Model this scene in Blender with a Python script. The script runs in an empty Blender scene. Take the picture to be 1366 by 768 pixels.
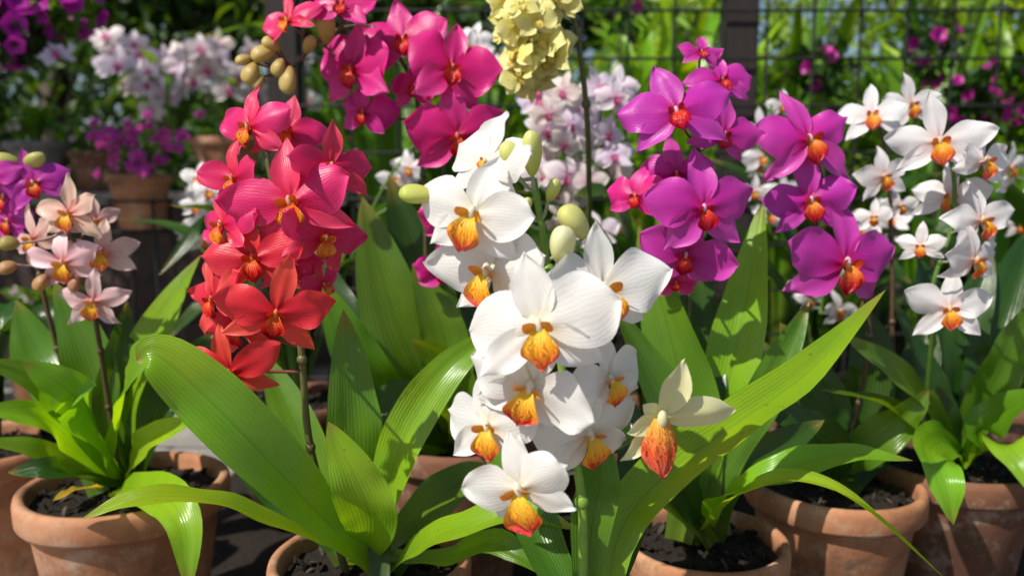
import bpy, math, random
import numpy as np
from mathutils import Matrix, Vector
R = np.random.RandomState(7)
rad = math.radians
# ------------------------------------------------------------------ camera
CAMZ, PITCH, F = 0.78, rad(7.0), 1090.0
scn = bpy.context.scene
cam = bpy.data.cameras.new("camera"); camo = bpy.data.objects.new("camera", cam)
scn.collection.objects.link(camo); scn.camera = camo
camo.location = (0, 0, CAMZ); camo.rotation_euler = (math.pi/2-PITCH, 0, 0)
cam.lens = 36*F/1366; cam.sensor_width = 36; cam.clip_start = 0.02; cam.clip_end = 2000
cam.dof.use_dof = True; cam.dof.focus_distance = 0.90; cam.dof.aperture_fstop = 3.2

def W(u, v, y):
    """survey measurement (sight line + distance) -> world metres"""
    dx = (u-683)/F; dy = (384-v)/F
    wy = math.cos(PITCH)+math.sin(PITCH)*dy
    wz = -math.sin(PITCH)+math.cos(PITCH)*dy
    t = y/wy
    return np.array([dx*t, y, CAMZ+wz*t])

# ------------------------------------------------------------------ light
SD = np.array([-0.64, -0.54, 0.95]); SD /= np.linalg.norm(SD)
w = bpy.data.worlds.new("World"); scn.world = w; w.use_nodes = True
nt = w.node_tree; bg = nt.nodes["Background"]
sky = nt.nodes.new("ShaderNodeTexSky"); sky.sky_type = 'NISHITA'; sky.sun_disc = False
sky.sun_elevation = math.asin(SD[2]); sky.sun_rotation = math.atan2(SD[0], SD[1])
nt.links.new(sky.outputs[0], bg.inputs[0]); bg.inputs[1].default_value = 0.085
sl = bpy.data.lights.new("sun", 'SUN'); so = bpy.data.objects.new("sun", sl)
scn.collection.objects.link(so); sl.energy = 5.0; sl.angle = rad(0.6); sl.color = (1, 0.945, 0.84)
so.rotation_euler = Vector(SD).to_track_quat('Z', 'Y').to_euler(); so.location = (-3, -3, 6)
scn.view_settings.view_transform = 'Standard'; scn.view_settings.look = 'None'; scn.view_settings.exposure = 0

# ------------------------------------------------------------------ materials
def newmat(name):
    m = bpy.data.materials.new(name); m.use_nodes = True
    n = m.node_tree.nodes; l = m.node_tree.links
    for x in list(n): n.remove(x)
    return m, n, l
def N(n, t, **k):
    x = n.new(t)
    for a, b in k.items(): setattr(x, a, b)
    return x
def math_(n, l, op, a, b=None, c=None, clamp=False):
    x = n.new("ShaderNodeMath"); x.operation = op; x.use_clamp = clamp
    for i, v in enumerate((a, b, c)):
        if v is None: continue
        if isinstance(v, (int, float)): x.inputs[i].default_value = v
        else: l.new(v, x.inputs[i])
    return x.outputs[0]
def mix(n, l, fac, a, b, mode='MIX'):
    x = n.new("ShaderNodeMix"); x.data_type = 'RGBA'; x.blend_type = mode
    for i, v in ((0, fac), (6, a), (7, b)):
        if isinstance(v, (int, float)): x.inputs[i].default_value = v
        elif isinstance(v, tuple): x.inputs[i].default_value = (*v, 1)[:4]
        else: l.new(v, x.inputs[i])
    return x.outputs[2]
def noise(n, l, scale, detail=3, vec=None, rough=0.5):
    x = n.new("ShaderNodeTexNoise"); x.inputs['Scale'].default_value = scale
    x.inputs['Detail'].default_value = detail; x.inputs['Roughness'].default_value = rough
    if vec is not None: l.new(vec, x.inputs['Vector'])
    return x.outputs['Fac']
def ramp(n, l, fac, stops):
    x = n.new("ShaderNodeValToRGB"); l.new(fac, x.inputs[0]); e = x.color_ramp.elements
    while len(e) < len(stops): e.new(0.5)
    for i, (p, c) in enumerate(stops):
        e[i].position = p; e[i].color = (*c, 1) if isinstance(c, tuple) else (c, c, c, 1)
    return x.outputs[0]
def bump(n, l, h, strength, dist):
    x = n.new("ShaderNodeBump"); x.inputs['Strength'].default_value = strength
    x.inputs['Distance'].default_value = dist; l.new(h, x.inputs['Height']); return x.outputs[0]

def thin_mat(name, rough, spec, trans, kind):
    m, n, l = newmat(name)
    at = N(n, "ShaderNodeAttribute", attribute_name="Col")
    uv = N(n, "ShaderNodeAttribute", attribute_name="puv")
    sep = n.new("ShaderNodeSeparateXYZ"); l.new(uv.outputs['Vector'], sep.inputs[0])
    t, s, rr = sep.outputs
    tc = n.new("ShaderNodeTexCoord"); obj = tc.outputs['Object']
    col = at.outputs['Color']
    if kind == 'petal':
        nz = noise(n, l, 45, 3, obj)
        ss = math_(n, l, 'ADD', math_(n, l, 'MULTIPLY', s, 22), math_(n, l, 'MULTIPLY', nz, 9))
        v = math_(n, l, 'POWER', math_(n, l, 'ABSOLUTE', math_(n, l, 'SINE', ss)), 0.35)
        fade = ramp(n, l, t, [(0.15, 1.0), (0.8, 0.25)])
        vm = math_(n, l, 'MULTIPLY', ramp(n, l, v, [(0.3, 0.20), (0.95, 0.0)]), fade)
        col = mix(n, l, vm, col, mix(n, l, 1, col, (0.80, 0.60, 0.70), 'MULTIPLY'))
        col = mix(n, l, 0.4, col, mix(n, l, 1, col, ramp(n, l, noise(n, l, 22, 2, obj), [(0.3, 0.82), (0.65, 1.0)]), 'MULTIPLY'))
        h = math_(n, l, 'ADD', math_(n, l, 'MULTIPLY', v, .4), math_(n, l, 'MULTIPLY', nz, 2.2)); bs, bd = 0.45, 0.0010
    elif kind == 'lip':
        nz = noise(n, l, 120, 3, obj)
        ss = math_(n, l, 'ADD', math_(n, l, 'MULTIPLY', s, 15), math_(n, l, 'MULTIPLY', nz, 11))
        v = math_(n, l, 'ABSOLUTE', math_(n, l, 'SINE', ss))
        msk = math_(n, l, 'MULTIPLY', ramp(n, l, v, [(0.1, 0.95), (0.6, 0.0)]), ramp(n, l, t, [(0.1, 0.1), (0.55, 1.0)]))
        msk = math_(n, l, 'MULTIPLY', msk, ramp(n, l, noise(n, l, 70, 2, obj), [(0.35, 0.35), (0.6, 1.0)]))
        col = mix(n, l, msk, col, mix(n, l, 1, col, (0.75, 0.10, 0.25), 'MULTIPLY'))
        h = v; bs, bd = 0.5, 0.001
    else:
        nz = noise(n, l, 9, 3, obj)
        ss = math_(n, l, 'ADD', math_(n, l, 'MULTIPLY', s, 24), math_(n, l, 'MULTIPLY', nz, 2))
        v = math_(n, l, 'ABSOLUTE', math_(n, l, 'SINE', ss))
        fine = math_(n, l, 'ABSOLUTE', math_(n, l, 'SINE', math_(n, l, 'MULTIPLY', ss, 3.1)))
        col = mix(n, l, ramp(n, l, v, [(0.0, 0.20), (0.5, 0.0)]), col, mix(n, l, 1, col, (0.50, 0.60, 0.5), 'MULTIPLY'))
        col = mix(n, l, math_(n, l, 'MULTIPLY', fine, 0.12), col, mix(n, l, 1, col, (1.4, 1.3, 1.2), 'MULTIPLY'))
        col = mix(n, l, ramp(n, l, nz, [(0.35, 0.0), (0.70, 0.8)]), col, mix(n, l, 1, col, (1.6, 1.28, 0.7), 'MULTIPLY'))
        col = mix(n, l, ramp(n, l, noise(n, l, 4, 4, obj), [(0.4, 0.0), (0.65, 0.5)]), col, mix(n, l, 1, col, (0.6, 0.72, 0.9), 'MULTIPLY'))
        mid = ramp(n, l, math_(n, l, 'ABSOLUTE', s), [(0.0, 1.0), (0.05, 0.0)])
        col = mix(n, l, math_(n, l, 'MULTIPLY', mid, 0.5), col, mix(n, l, 1, col, (0.5, 0.55, 0.5), 'MULTIPLY'))
        sp = ramp(n, l, noise(n, l, 140, 2, obj), [(0.70, 0.0), (0.78, 0.55)])
        col = mix(n, l, sp, col, (0.10, 0.075, 0.02))
        scar = ramp(n, l, noise(n, l, 13, 5, obj, 0.7), [(0.70, 0.0), (0.76, 0.6)])
        col = mix(n, l, scar, col, (0.30, 0.24, 0.06))
        tip = ramp(n, l, t, [(0.90, 0.0), (1.0, 0.8)])
        col = mix(n, l, tip, col, (0.30, 0.24, 0.05))
        h = math_(n, l, 'ADD', math_(n, l, 'MULTIPLY', v, 0.5), math_(n, l, 'ADD', math_(n, l, 'MULTIPLY', fine, 0.12), noise(n, l, 30, 3, obj))); bs, bd = 0.35, 0.0022
    p = n.new("ShaderNodeBsdfPrincipled"); p.inputs['Roughness'].default_value = rough
    p.inputs['Specular IOR Level'].default_value = spec
    l.new(col, p.inputs['Base Color'])
    bn = bump(n, l, h, bs, bd); l.new(bn, p.inputs['Normal'])
    tr = n.new("ShaderNodeBsdfTranslucent")
    tcol = mix(n, l, 1, col, (1.0, 1.0, 1.0) if kind != 'leaf' else (3.0, 2.4, 0.5), 'MULTIPLY')
    l.new(tcol, tr.inputs[0]); l.new(bn, tr.inputs['Normal'])
    mx = n.new("ShaderNodeMixShader"); mx.inputs[0].default_value = trans
    l.new(p.outputs[0], mx.inputs[1]); l.new(tr.outputs[0], mx.inputs[2])
    o = n.new("ShaderNodeOutputMaterial"); l.new(mx.outputs[0], o.inputs[0])
    return m
PETAL = thin_mat("orchid_petal", 0.38, 0.4, 0.28, 'petal')
LIP = thin_mat("orchid_lip", 0.35, 0.45, 0.22, 'lip')
LEAF = thin_mat("strap_leaf", 0.25, 0.65, 0.36, 'leaf')
FOL = thin_mat("background_foliage", 0.4, 0.45, 0.38, 'leaf')

def solid(name, kind):
    m, n, l = newmat(name)
    tc = n.new("ShaderNodeTexCoord"); obj = tc.outputs['Object']
    p = n.new("ShaderNodeBsdfPrincipled"); o = n.new("ShaderNodeOutputMaterial")
    l.new(p.outputs[0], o.inputs[0]); rough = 0.8; bs, bd = 0.4, 0.004
    if kind == 'terracotta' or kind == 'darkpot':
        a = noise(n, l, 7, 5, obj, 0.6); b = noise(n, l, 60, 4, obj)
        c1, c2, c3 = ((0.26, 0.10, 0.05), (0.46, 0.20, 0.10), (0.58, 0.33, 0.20)) if kind == 'terracotta' else ((0.10, 0.045, 0.03), (0.20, 0.08, 0.045), (0.24, 0.12, 0.08))
        col = ramp(n, l, a, [(0.3, c1), (0.52, c2), (0.75, c3)])
        col = mix(n, l, ramp(n, l, noise(n, l, 18, 6, obj, 0.7), [(0.52, 0.0), (0.70, 0.6)]), col, (0.56, 0.46, 0.36))
        col = mix(n, l, ramp(n, l, noise(n, l, 11, 6, obj, 0.75), [(0.52, 0.0), (0.70, 0.75)]), col, (0.10, 0.065, 0.035))
        h = math_(n, l, 'ADD', a, math_(n, l, 'MULTIPLY', b, 0.6)); rough = 0.85
    elif kind == 'soil':
        a = noise(n, l, 90, 5, obj, 0.7)
        col = ramp(n, l, a, [(0.3, (0.006, 0.004, 0.003)), (0.6, (0.025, 0.015, 0.009)), (0.8, (0.06, 0.04, 0.025))])
        h = a; bs, bd = 1.0, 0.01; rough = 0.95
    elif kind == 'stone':
        a = noise(n, l, 14, 6, obj, 0.7)
        col = ramp(n, l, a, [(0.3, (0.10, 0.095, 0.09)), (0.7, (0.30, 0.28, 0.26))]); h = a; bd = 0.01
    elif kind == 'wood':
        mp = n.new("ShaderNodeMapping"); mp.inputs['Scale'].default_value = (14, 14, 1.2); l.new(obj, mp.inputs[0])
        a = noise(n, l, 4, 6, mp.outputs[0], 0.7)
        col = ramp(n, l, a, [(0.3, (0.008, 0.006, 0.006)), (0.7, (0.035, 0.024, 0.022))]); h = a
    elif kind == 'wire':
        a = noise(n, l, 40, 3, obj)
        col = ramp(n, l, a, [(0.4, (0.006, 0.007, 0.006)), (0.7, (0.02, 0.016, 0.013))]); h = a; rough = 0.6
    elif kind == 'brick':
        br = n.new("ShaderNodeTexBrick"); mp = n.new("ShaderNodeMapping"); mp.inputs['Rotation'].default_value = (rad(90), 0, 0)
        l.new(obj, mp.inputs[0]); l.new(mp.outputs[0], br.inputs[0])
        br.inputs['Scale'].default_value = 1; br.inputs['Brick Width'].default_value = 0.24; br.inputs['Row Height'].default_value = 0.085
        br.inputs['Mortar Size'].default_value = 0.006
        br.inputs['Color1'].default_value = (0.09, 0.05, 0.038, 1); br.inputs['Color2'].default_value = (0.045, 0.03, 0.023, 1)
        br.inputs['Mortar'].default_value = (0.06, 0.05, 0.045, 1)
        a = noise(n, l, 12, 5, obj, 0.7)
        col = mix(n, l, 0.8, br.outputs['Color'], ramp(n, l, a, [(0.3, 0.35), (0.7, 1.0)]), 'MULTIPLY')
        h = math_(n, l, 'SUBTRACT', a, br.outputs['Fac']); bd = 0.01
    elif kind == 'ground':
        br = n.new("ShaderNodeTexBrick"); l.new(obj, br.inputs[0])
        br.inputs['Scale'].default_value = 1; br.inputs['Brick Width'].default_value = 0.6; br.inputs['Row Height'].default_value = 0.4
        br.inputs['Mortar Size'].default_value = 0.006
        br.inputs['Color1'].default_value = (0.42, 0.39, 0.35, 1); br.inputs['Color2'].default_value = (0.34, 0.32, 0.29, 1)
        br.inputs['Mortar'].default_value = (0.07, 0.06, 0.045, 1)
        a = noise(n, l, 5, 8, obj, 0.75)
        col = mix(n, l, 0.9, br.outputs['Color'], ramp(n, l, a, [(0.3, 0.45), (0.65, 1.0)]), 'MULTIPLY')
        far = n.new("ShaderNodeSeparateXYZ"); l.new(obj, far.inputs[0])
        fm = math_(n, l, 'ADD', far.outputs[1], math_(n, l, 'MULTIPLY', noise(n, l, 3, 4, obj), 0.8))
        dirt = ramp(n, l, noise(n, l, 25, 6, obj, 0.7), [(0.3, (0.03, 0.022, 0.015)), (0.7, (0.11, 0.085, 0.06))])
        x = n.new("ShaderNodeMapRange"); x.inputs[1].default_value = 3.6; x.inputs[2].default_value = 3.9; l.new(fm, x.inputs[0])
        col = mix(n, l, x.outputs[0], col, dirt)
        h = math_(n, l, 'SUBTRACT', noise(n, l, 60, 6, obj, 0.7), br.outputs['Fac']); bd = 0.005
    elif kind == 'bark':
        mp = n.new("ShaderNodeMapping"); mp.inputs['Scale'].default_value = (6, 6, 1.2); l.new(obj, mp.inputs[0])
        a = noise(n, l, 3, 7, mp.outputs[0], 0.7)
        col = ramp(n, l, a, [(0.35, (0.03, 0.022, 0.016)), (0.7, (0.14, 0.11, 0.085))]); h = a; bs, bd = 0.8, 0.03
    elif kind == 'stem':
        at = N(n, "ShaderNodeAttribute", attribute_name="Col")
        col = mix(n, l, 0.6, at.outputs['Color'], ramp(n, l, noise(n, l, 80, 3, obj), [(0.3, 0.6), (0.7, 1.0)]), 'MULTIPLY')
        h = noise(n, l, 150, 2, obj); bs, bd = 0.3, 0.001; rough = 0.42
    l.new(col, p.inputs['Base Color']); p.inputs['Roughness'].default_value = rough
    l.new(bump(n, l, h, bs, bd), p.inputs['Normal'])
    return m
TERRA = solid("terracotta", 'terracotta'); DPOT = solid("weathered_terracotta", 'darkpot'); SOIL = solid("potting_soil", 'soil')
STONE = solid("stone", 'stone'); WOOD = solid("dark_timber", 'wood'); WIRE = solid("fence_wire", 'wire'); BRICK = solid("old_brick", 'brick')
GROUND = solid("paving", 'ground'); BARK = solid("bark", 'bark'); STEM = solid("flower_stem", 'stem')

# ------------------------------------------------------------------ mesh builder
class MB:
    def __init__(s): s.v = []; s.c = []; s.u = []; s.f = []; s.m = []; s.n = 0
    def raw(s, V, C, U, Fc, slot=0):
        V = np.asarray(V, float).reshape(-1, 3); k = len(V)
        C = np.broadcast_to(np.asarray(C, float), (k, 3)); U = np.broadcast_to(np.asarray(U, float), (k, 3))
        s.v.append(V); s.c.append(C); s.u.append(U)
        for arr in (Fc if isinstance(Fc, list) else [Fc]):
            a = np.asarray(arr, int)+s.n; s.f.append(a); s.m.append(np.full(len(a), slot))
        s.n += k
    def grid(s, P, C, U, slot=0, wrap=False):
        a, b = P.shape[:2]
        idx = np.arange(a*b).reshape(a, b)
        if wrap: idx = np.concatenate([idx, idx[:, :1]], 1)
        q = np.stack([idx[:-1, :-1], idx[:-1, 1:], idx[1:, 1:], idx[1:, :-1]], -1).reshape(-1, 4)
        C = np.broadcast_to(C, (a, b, 3)).reshape(-1, 3); U = np.broadcast_to(U, (a, b, 3)).reshape(-1, 3)
        s.raw(P.reshape(-1, 3), C, U, q, slot)
    def obj(s, name, mats, smooth=True):
        V = np.concatenate(s.v); C = np.concatenate(s.c); U = np.concatenate(s.u)
        me = bpy.data.meshes.new(name)
        lens = np.concatenate([np.full(len(a), a.shape[1]) for a in s.f])
        loops = np.concatenate([a.ravel() for a in s.f])
        me.vertices.add(len(V)); me.vertices.foreach_set("co", V.ravel())
        me.loops.add(len(loops)); me.loops.foreach_set("vertex_index", loops.astype(np.int32))
        me.polygons.add(len(lens)); st = np.concatenate([[0], np.cumsum(lens)[:-1]])
        me.polygons.foreach_set("loop_start", st.astype(np.int32))
        me.polygons.foreach_set("loop_total", lens.astype(np.int32))
        me.polygons.foreach_set("material_index", np.concatenate(s.m).astype(np.int32))
        me.polygons.foreach_set("use_smooth", np.full(len(lens), smooth))
        me.update(calc_edges=True)
        ca = me.attributes.new("Col", 'FLOAT_COLOR', 'POINT')
        ca.data.foreach_set("color", np.concatenate([C, np.ones((len(C), 1))], 1).ravel())
        ua = me.attributes.new("puv", 'FLOAT_VECTOR', 'POINT'); ua.data.foreach_set("vector", U.ravel())
        for m in mats: me.materials.append(m)
        me.validate()
        o = bpy.data.objects.new(name, me); scn.collection.objects.link(o); return o
def empty(name, loc):
    e = bpy.data.objects.new(name, None); e.location = loc; e.empty_display_size = 0.1
    scn.collection.objects.link(e); return e
def parent(o, e):
    o.parent = e; o.matrix_parent_inverse = Matrix.Translation(-Vector(e.location))

def unit(a): return a/np.maximum(np.linalg.norm(a, axis=-1, keepdims=True), 1e-9)
def spline(pts, n):
    P = np.array(pts, float); k = len(P)
    if k == 2: P = np.array([P[0], (P[0]+P[1])/2, P[1]]); k = 3
    E = np.vstack([2*P[0]-P[1], P, 2*P[-1]-P[-2]])
    out = []
    for q in np.linspace(0, k-1, n):
        i = min(int(q), k-2); f = q-i; a, b, c, d = E[i:i+4]
        out.append(0.5*((2*b)+(-a+c)*f+(2*a-5*b+4*c-d)*f*f+(-a+3*b-3*c+d)*f**3))
    return np.array(out)
def tube(mb, pts, r, col, n=12, k=7, slot=0, smooth=True):
    P = spline(pts, n) if smooth else np.array(pts, float); n = len(P)
    T = unit(np.gradient(P, axis=0)); ref = np.array([0.31, -0.9, 0.2])
    if abs(np.dot(T[0], unit(ref))) > 0.9: ref = np.array([1., 0, 0.1])
    A = unit(np.cross(T, ref)); B = np.cross(T, A)
    rr = np.interp(np.linspace(0, 1, n), np.linspace(0, 1, len(np.atleast_1d(r))), np.atleast_1d(r))
    th = np.linspace(0, 2*math.pi, k, endpoint=False)
    G = P[:, None]+rr[:, None, None]*(A[:, None]*np.cos(th)[None, :, None]+B[:, None]*np.sin(th)[None, :, None])
    U = np.zeros((n, k, 3)); U[..., 0] = np.linspace(0, .9, n)[:, None]; U[..., 1] = 0.5
    mb.grid(G, np.array(col), U, slot, wrap=True)

def leaf(mb, pts, width, hint=(0, -0.75, 0.65), fold=0.22, col=None, n=26, bright=1.0, base=0.4, tipp=2.2, slot=0, ns=11):
    P = spline(pts, n); T = unit(np.gradient(P, axis=0))
    h = np.array(hint, float)+R.normal(0, .12, 3)
    t = np.linspace(0, 1, n)
    tw = R.normal(0, .35)
    hh = unit(h)[None]*np.ones((n, 1)); S = unit(np.cross(T, hh)); Nn = np.cross(S, T)
    Nn *= np.sign((Nn*hh).sum(1, keepdims=True)+1e-9)
    a_ = (tw*(t-.2))[:, None]; S, Nn = S*np.cos(a_)+Nn*np.sin(a_), Nn*np.cos(a_)-S*np.sin(a_)
    a = np.clip(t/0.45, 0, 1); a = base+(1-base)*(a*a*(3-2*a))
    b = np.clip((t-0.45)/0.55, 0, 1); pr = a*np.clip(1-b**tipp, 0, 1)**0.85
    hw = (width/2*pr)[:, None, None]
    s = np.linspace(-1, 1, ns)[None, :, None]
    ph = R.rand()*6; fr = R.uniform(5, 10)
    wav = 0.15*np.sin(t*fr+ph)[:, None, None]*s*np.abs(s)+0.09*np.sin(t*fr*2.3+ph*2)[:, None, None]*s+.025*np.cos(s*11)+.06*np.sin(t*fr*3.7+ph)[:, None, None]*np.abs(s)**3
    G = P[:, None]+S[:, None]*hw*s*(1-0.12*fold)+Nn[:, None]*(hw*(fold*np.abs(s)**1.1*1.3)+hw*wav)
    c = np.array(col if col is not None else (0.050, 0.135, 0.014))*bright*R.uniform(.85, 1.15)
    c = c*np.array([R.uniform(.85, 1.25), 1, R.uniform(.8, 1.2)])
    C = np.broadcast_to(c, (n, ns, 3)).copy()
    C[:3] = C[:3]*0.6+np.array([0.12, 0.15, 0.04])*0.4
    U = np.zeros((n, ns, 3)); U[..., 0] = t[:, None]; U[..., 1] = s[..., 0]; U[..., 2] = R.rand()
    mb.grid(G, C, U, slot)

# ------------------------------------------------------------------ flowers
def frame(yaw, pitch, roll):
    f = np.array([math.sin(yaw)*math.cos(pitch), -math.cos(yaw)*math.cos(pitch), math.sin(pitch)])
    x = unit(np.cross(np.array([0, 0, 1.]), f)); y = np.cross(f, x)
    c, s = math.cos(roll), math.sin(roll)
    return np.array([c*x+s*y, -s*x+c*y, f])
def petal(mb, B, c, ang, L, Wd, p, e, curl, cup, ruf, ca, cb, nu, nv, slot=0, z0=0.0, cc=None):
    t = np.sin(np.linspace(0, 1, nu)*math.pi/2)[:, None]; s = np.linspace(-1, 1, nv)[None, :]
    pr = np.clip(np.sin(math.pi*np.clip(t, 0, 1)**p), 0, 1)**e
    pr = np.maximum(pr, 0.16*(1-t)**0.5)
    hw = Wd/2*pr
    ph = R.rand(4)*6.28
    bend = R.normal(0, .05)
    y = t*L*(1+0.02*np.sin(4*s+ph[0])); x = s*hw*(1+0.05*np.sin(9*t+ph[3]))+bend*L*t*t
    z = z0+curl*L*t*t+cup*Wd*0.5*(s**2)*pr+ruf*L*(np.sin(7*t+ph[1]+2*s)*s*np.abs(s)+0.5*np.sin(13*t+ph[2])*np.abs(s)**3)*t
    z = z+0.04*L*np.exp(-(s*3.5)**2)*(1-t)-abs(R.normal(0, .10))*L*np.clip(t-.7, 0, 1)*2
    d = ang
    X = x*math.sin(d)+y*math.cos(d); Y = -x*math.cos(d)+y*math.sin(d)
    G = c+X[..., None]*B[0]+Y[..., None]*B[1]+z[..., None]*B[2]
    m = np.clip(t**1.2*0.7+0.3*s**2, 0, 1)[..., None]*np.ones((nu, nv, 1))
    C = np.array(ca)*(1-m)+np.array(cb)*m
    if cc is not None:
        k = np.exp(-(t/0.2)**2)[..., None]*np.ones((nu, nv, 1)); C = C*(1-k*.8)+np.array(cc)*k*.8
    U = np.zeros((nu, nv, 3)); U[..., 0] = t; U[..., 1] = s; U[..., 2] = R.rand()
    mb.grid(G, np.clip(C, 0, .96), U, slot)
def ellipsoid(mb, c, axes, col0, col1, slot=0, nu=9, nv=10, taper=0.0, ridge=0.0):
    t = np.linspace(0, math.pi, nu)[:, None]; p = np.linspace(0, 2*math.pi, nv, endpoint=False)[None]
    k = 1-taper*np.cos(t); rg = 1+ridge*np.cos(3*p)
    x = np.sin(t)*np.cos(p)*k*rg; y = np.sin(t)*np.sin(p)*k*rg; z = -np.cos(t)*np.ones_like(p)
    G = c+x[..., None]*axes[0]+y[..., None]*axes[1]+z[..., None]*axes[2]
    m = ((z+1)/2)[..., None]; C = np.array(col0)*(1-m)+np.array(col1)*m
    U = np.zeros(G.shape); U[..., 0] = .3; U[..., 1] = np.cos(p)
    mb.grid(G, C, U, slot, wrap=True)
PAL = {
 'red': dict(a=(.74, .004, .13), b=(.90, .06, .26), sa=(.84, .015, .11), sb=(.92, .11, .22), c=(.70, .01, .02), l=((.85, .12, .01), (.92, .34, .02), (.65, .005, .03)), col=(.88, .45, .30), ls=.75, pw=.70, sw=.42),
 'redo': dict(a=(.80, .010, .045), b=(.90, .07, .10), sa=(.86, .035, .045), sb=(.92, .15, .12), c=(.50, .0, .01), l=((.85, .14, .01), (.75, .02, .01), (.45, .0, .01)), col=(.88, .28, .10), ls=.7, pw=.68, sw=.42),
 'magenta': dict(a=(.68, .004, .20), b=(.84, .035, .36), sa=(.72, .010, .25), sb=(.84, .07, .42), c=(.45, .0, .05), l=((.75, .08, .02), (.70, .012, .02), (.52, .0, .05)), col=(.85, .25, .25), ls=.66, pw=.94, sw=.56),
 'purple': dict(a=(.56, .010, .36), b=(.72, .08, .56), sa=(.58, .022, .40), sb=(.76, .12, .60), c=(.48, .0, .10), l=((.75, .06, .02), (.65, .006, .03), (.50, .0, .08)), col=(.88, .5, .7), ls=.66, pw=.78, sw=.52),
 'violet': dict(a=(.55, .010, .37), b=(.68, .08, .56), sa=(.57, .022, .40), sb=(.74, .12, .58), c=(.5, .0, .08), l=((.88, .30, .02), (.76, .03, .02), (.58, .0, .06)), col=(.88, .6, .7), ls=.78, pw=.76, sw=.48),
 'white': dict(a=(.92, .91, .88), b=(.95, .94, .93), sa=(.92, .91, .88), sb=(.95, .94, .92), c=(.90, .85, .62), l=((.93, .62, .04), (.93, .38, .02), (.82, .07, .10)), col=(.93, .90, .75), ls=1.02, pw=.90, sw=.52),
 'whites': dict(a=(.92, .89, .90), b=(.94, .92, .93), sa=(.92, .88, .90), sb=(.94, .91, .93), c=(.85, .55, .50), l=((.92, .50, .03), (.88, .20, .02), (.82, .18, .18)), col=(.9, .7, .45), ls=.8, pw=.68, sw=.44),
 'whitep': dict(a=(.88, .72, .84), b=(.92, .86, .92), sa=(.88, .76, .86), sb=(.92, .87, .92), c=(.65, .15, .42), l=((.75, .2, .3), (.65, .06, .3), (.65, .1, .4)), col=(.85, .5, .65), ls=.6, pw=.80, sw=.50),
 'peach': dict(a=(.88, .50, .50), b=(.92, .68, .66), sa=(.88, .54, .52), sb=(.92, .72, .68), c=(.78, .2, .2), l=((.92, .60, .03), (.88, .30, .02), (.84, .30, .22)), col=(.88, .5, .4), ls=.85, pw=.55, sw=.42),
 'cream': dict(a=(.92, .86, .26), b=(.94, .90, .42), sa=(.92, .86, .26), sb=(.94, .90, .42), c=(.85, .75, .15), l=((.88, .74, .1), (.88, .78, .2), (.9, .82, .3)), col=(.9, .8, .3), ls=.8, pw=.95, sw=.7),
}
def flower(mb, c, size, yaw=0, pitch=0, roll=0, pal='white', lod=0, ls=1.0, wf=1.0, closed=0.0):
    p = PAL[pal]; B = frame(yaw, pitch, roll); H = size*0.55
    nu, nv = ((15, 13), (8, 7), (6, 5))[lod]
    j = R.uniform(.92, 1.06); hs = np.array([1, 1, R.uniform(.8, 1.15)]) if pal not in ('white', 'whites', 'cream') else np.ones(3); g = lambda q: tuple(np.array(q)*j*hs)
    rn = lambda a: R.normal(0, a)
    cl = closed
    for a, L in ((90, 1.0), (216, .95), (-36, .95)):
        petal(mb, B, c, rad(a+rn(6)), H*L*(1+rn(.05)), H*p['sw']*wf*(1+rn(.07)), .92, .95, -.10+rn(.14)+cl, .24+rn(.12), .06, g(p['sa']), g(p['sb']), nu, nv, 0, -0.02*size, p['c'])
    for a in (14, 166):
        petal(mb, B, c, rad(a+rn(6)), H*1.0*(1+rn(.04)), H*p['pw']*wf*(1+rn(.06)), 1.08, .74, -.03+rn(.16)+cl, -.10+rn(.14), .10, g(p['a']), g(p['b']), nu, nv, 0, 0.006*size, p['c'])
    q = size*.34*p['ls']*ls; nu2 = nu+(3 if lod == 0 else 0); t = np.linspace(0, 1, nu2)[:, None]; s = np.linspace(-1, 1, nv+(4 if lod == 0 else 0))[None, :]
    pr = (0.30+0.70*np.sin(math.pi*np.clip(t*1.02, 0, 1)**1.5)**.8)*np.clip(1-t**6, 0.05, 1)**.6
    hw = q*.46*pr; ph = R.rand()*6
    x = hw*s; y = -q*(.04+.90*t**1.1)+q*.07*np.cos(7*s+ph)*t**3
    z = q*(.14+.85*t-.78*t*t)+.75*hw*s*s*(1-1.25*t)+.20*q*t*t*np.sin(9*s+ph)*np.abs(s)
    G = c+x[..., None]*B[0]+y[..., None]*B[1]+z[..., None]*B[2]
    m = np.clip(t*1.2-.2, 0, 1)*np.ones_like(s); m = np.clip(m*.80+.40*np.abs(s)**2*t+.08*np.sin(11*s+ph)*t, 0, 1)[..., None]
    l0, l1, l2 = [np.array(k) for k in p['l']]
    C = np.where(m < .5, l0*(1-2*m)+l1*2*m, l1*(2-2*m)+l2*(2*m-1))
    U = np.zeros(G.shape); U[..., 0] = t; U[..., 1] = s
    mb.grid(G, C, U, 1)
    for a in (52, 128):
        petal(mb, B, c-B[1]*q*.14+B[0]*q*(.08 if a < 90 else -.08), rad(a+rn(6)), q*.34, q*.32, 1.2, .6, 1.2, .5, .06, l1*.5+l0*.5, l1*.6+l2*.4, max(nu-6, 4), max(nv-6, 3), 1, q*.10)
    ellipsoid(mb, c+B[2]*q*.16+B[1]*q*.04, np.array([B[0]*q*.10, B[2]*q*.12, B[1]*q*.19]), p['col'], p['col'], 0, 7, 8)
def bud(mb, c, d, L, Wd, c0, c1):
    d = unit(np.array(d, float)); a = unit(np.cross(d, [0.2, -1, 0.1])); b = np.cross(d, a)
    ellipsoid(mb, c, np.array([a*Wd/2, b*Wd/2, d*L/2]), c0, c1, 0, 13, 18, 0.18, 0.09)

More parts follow.
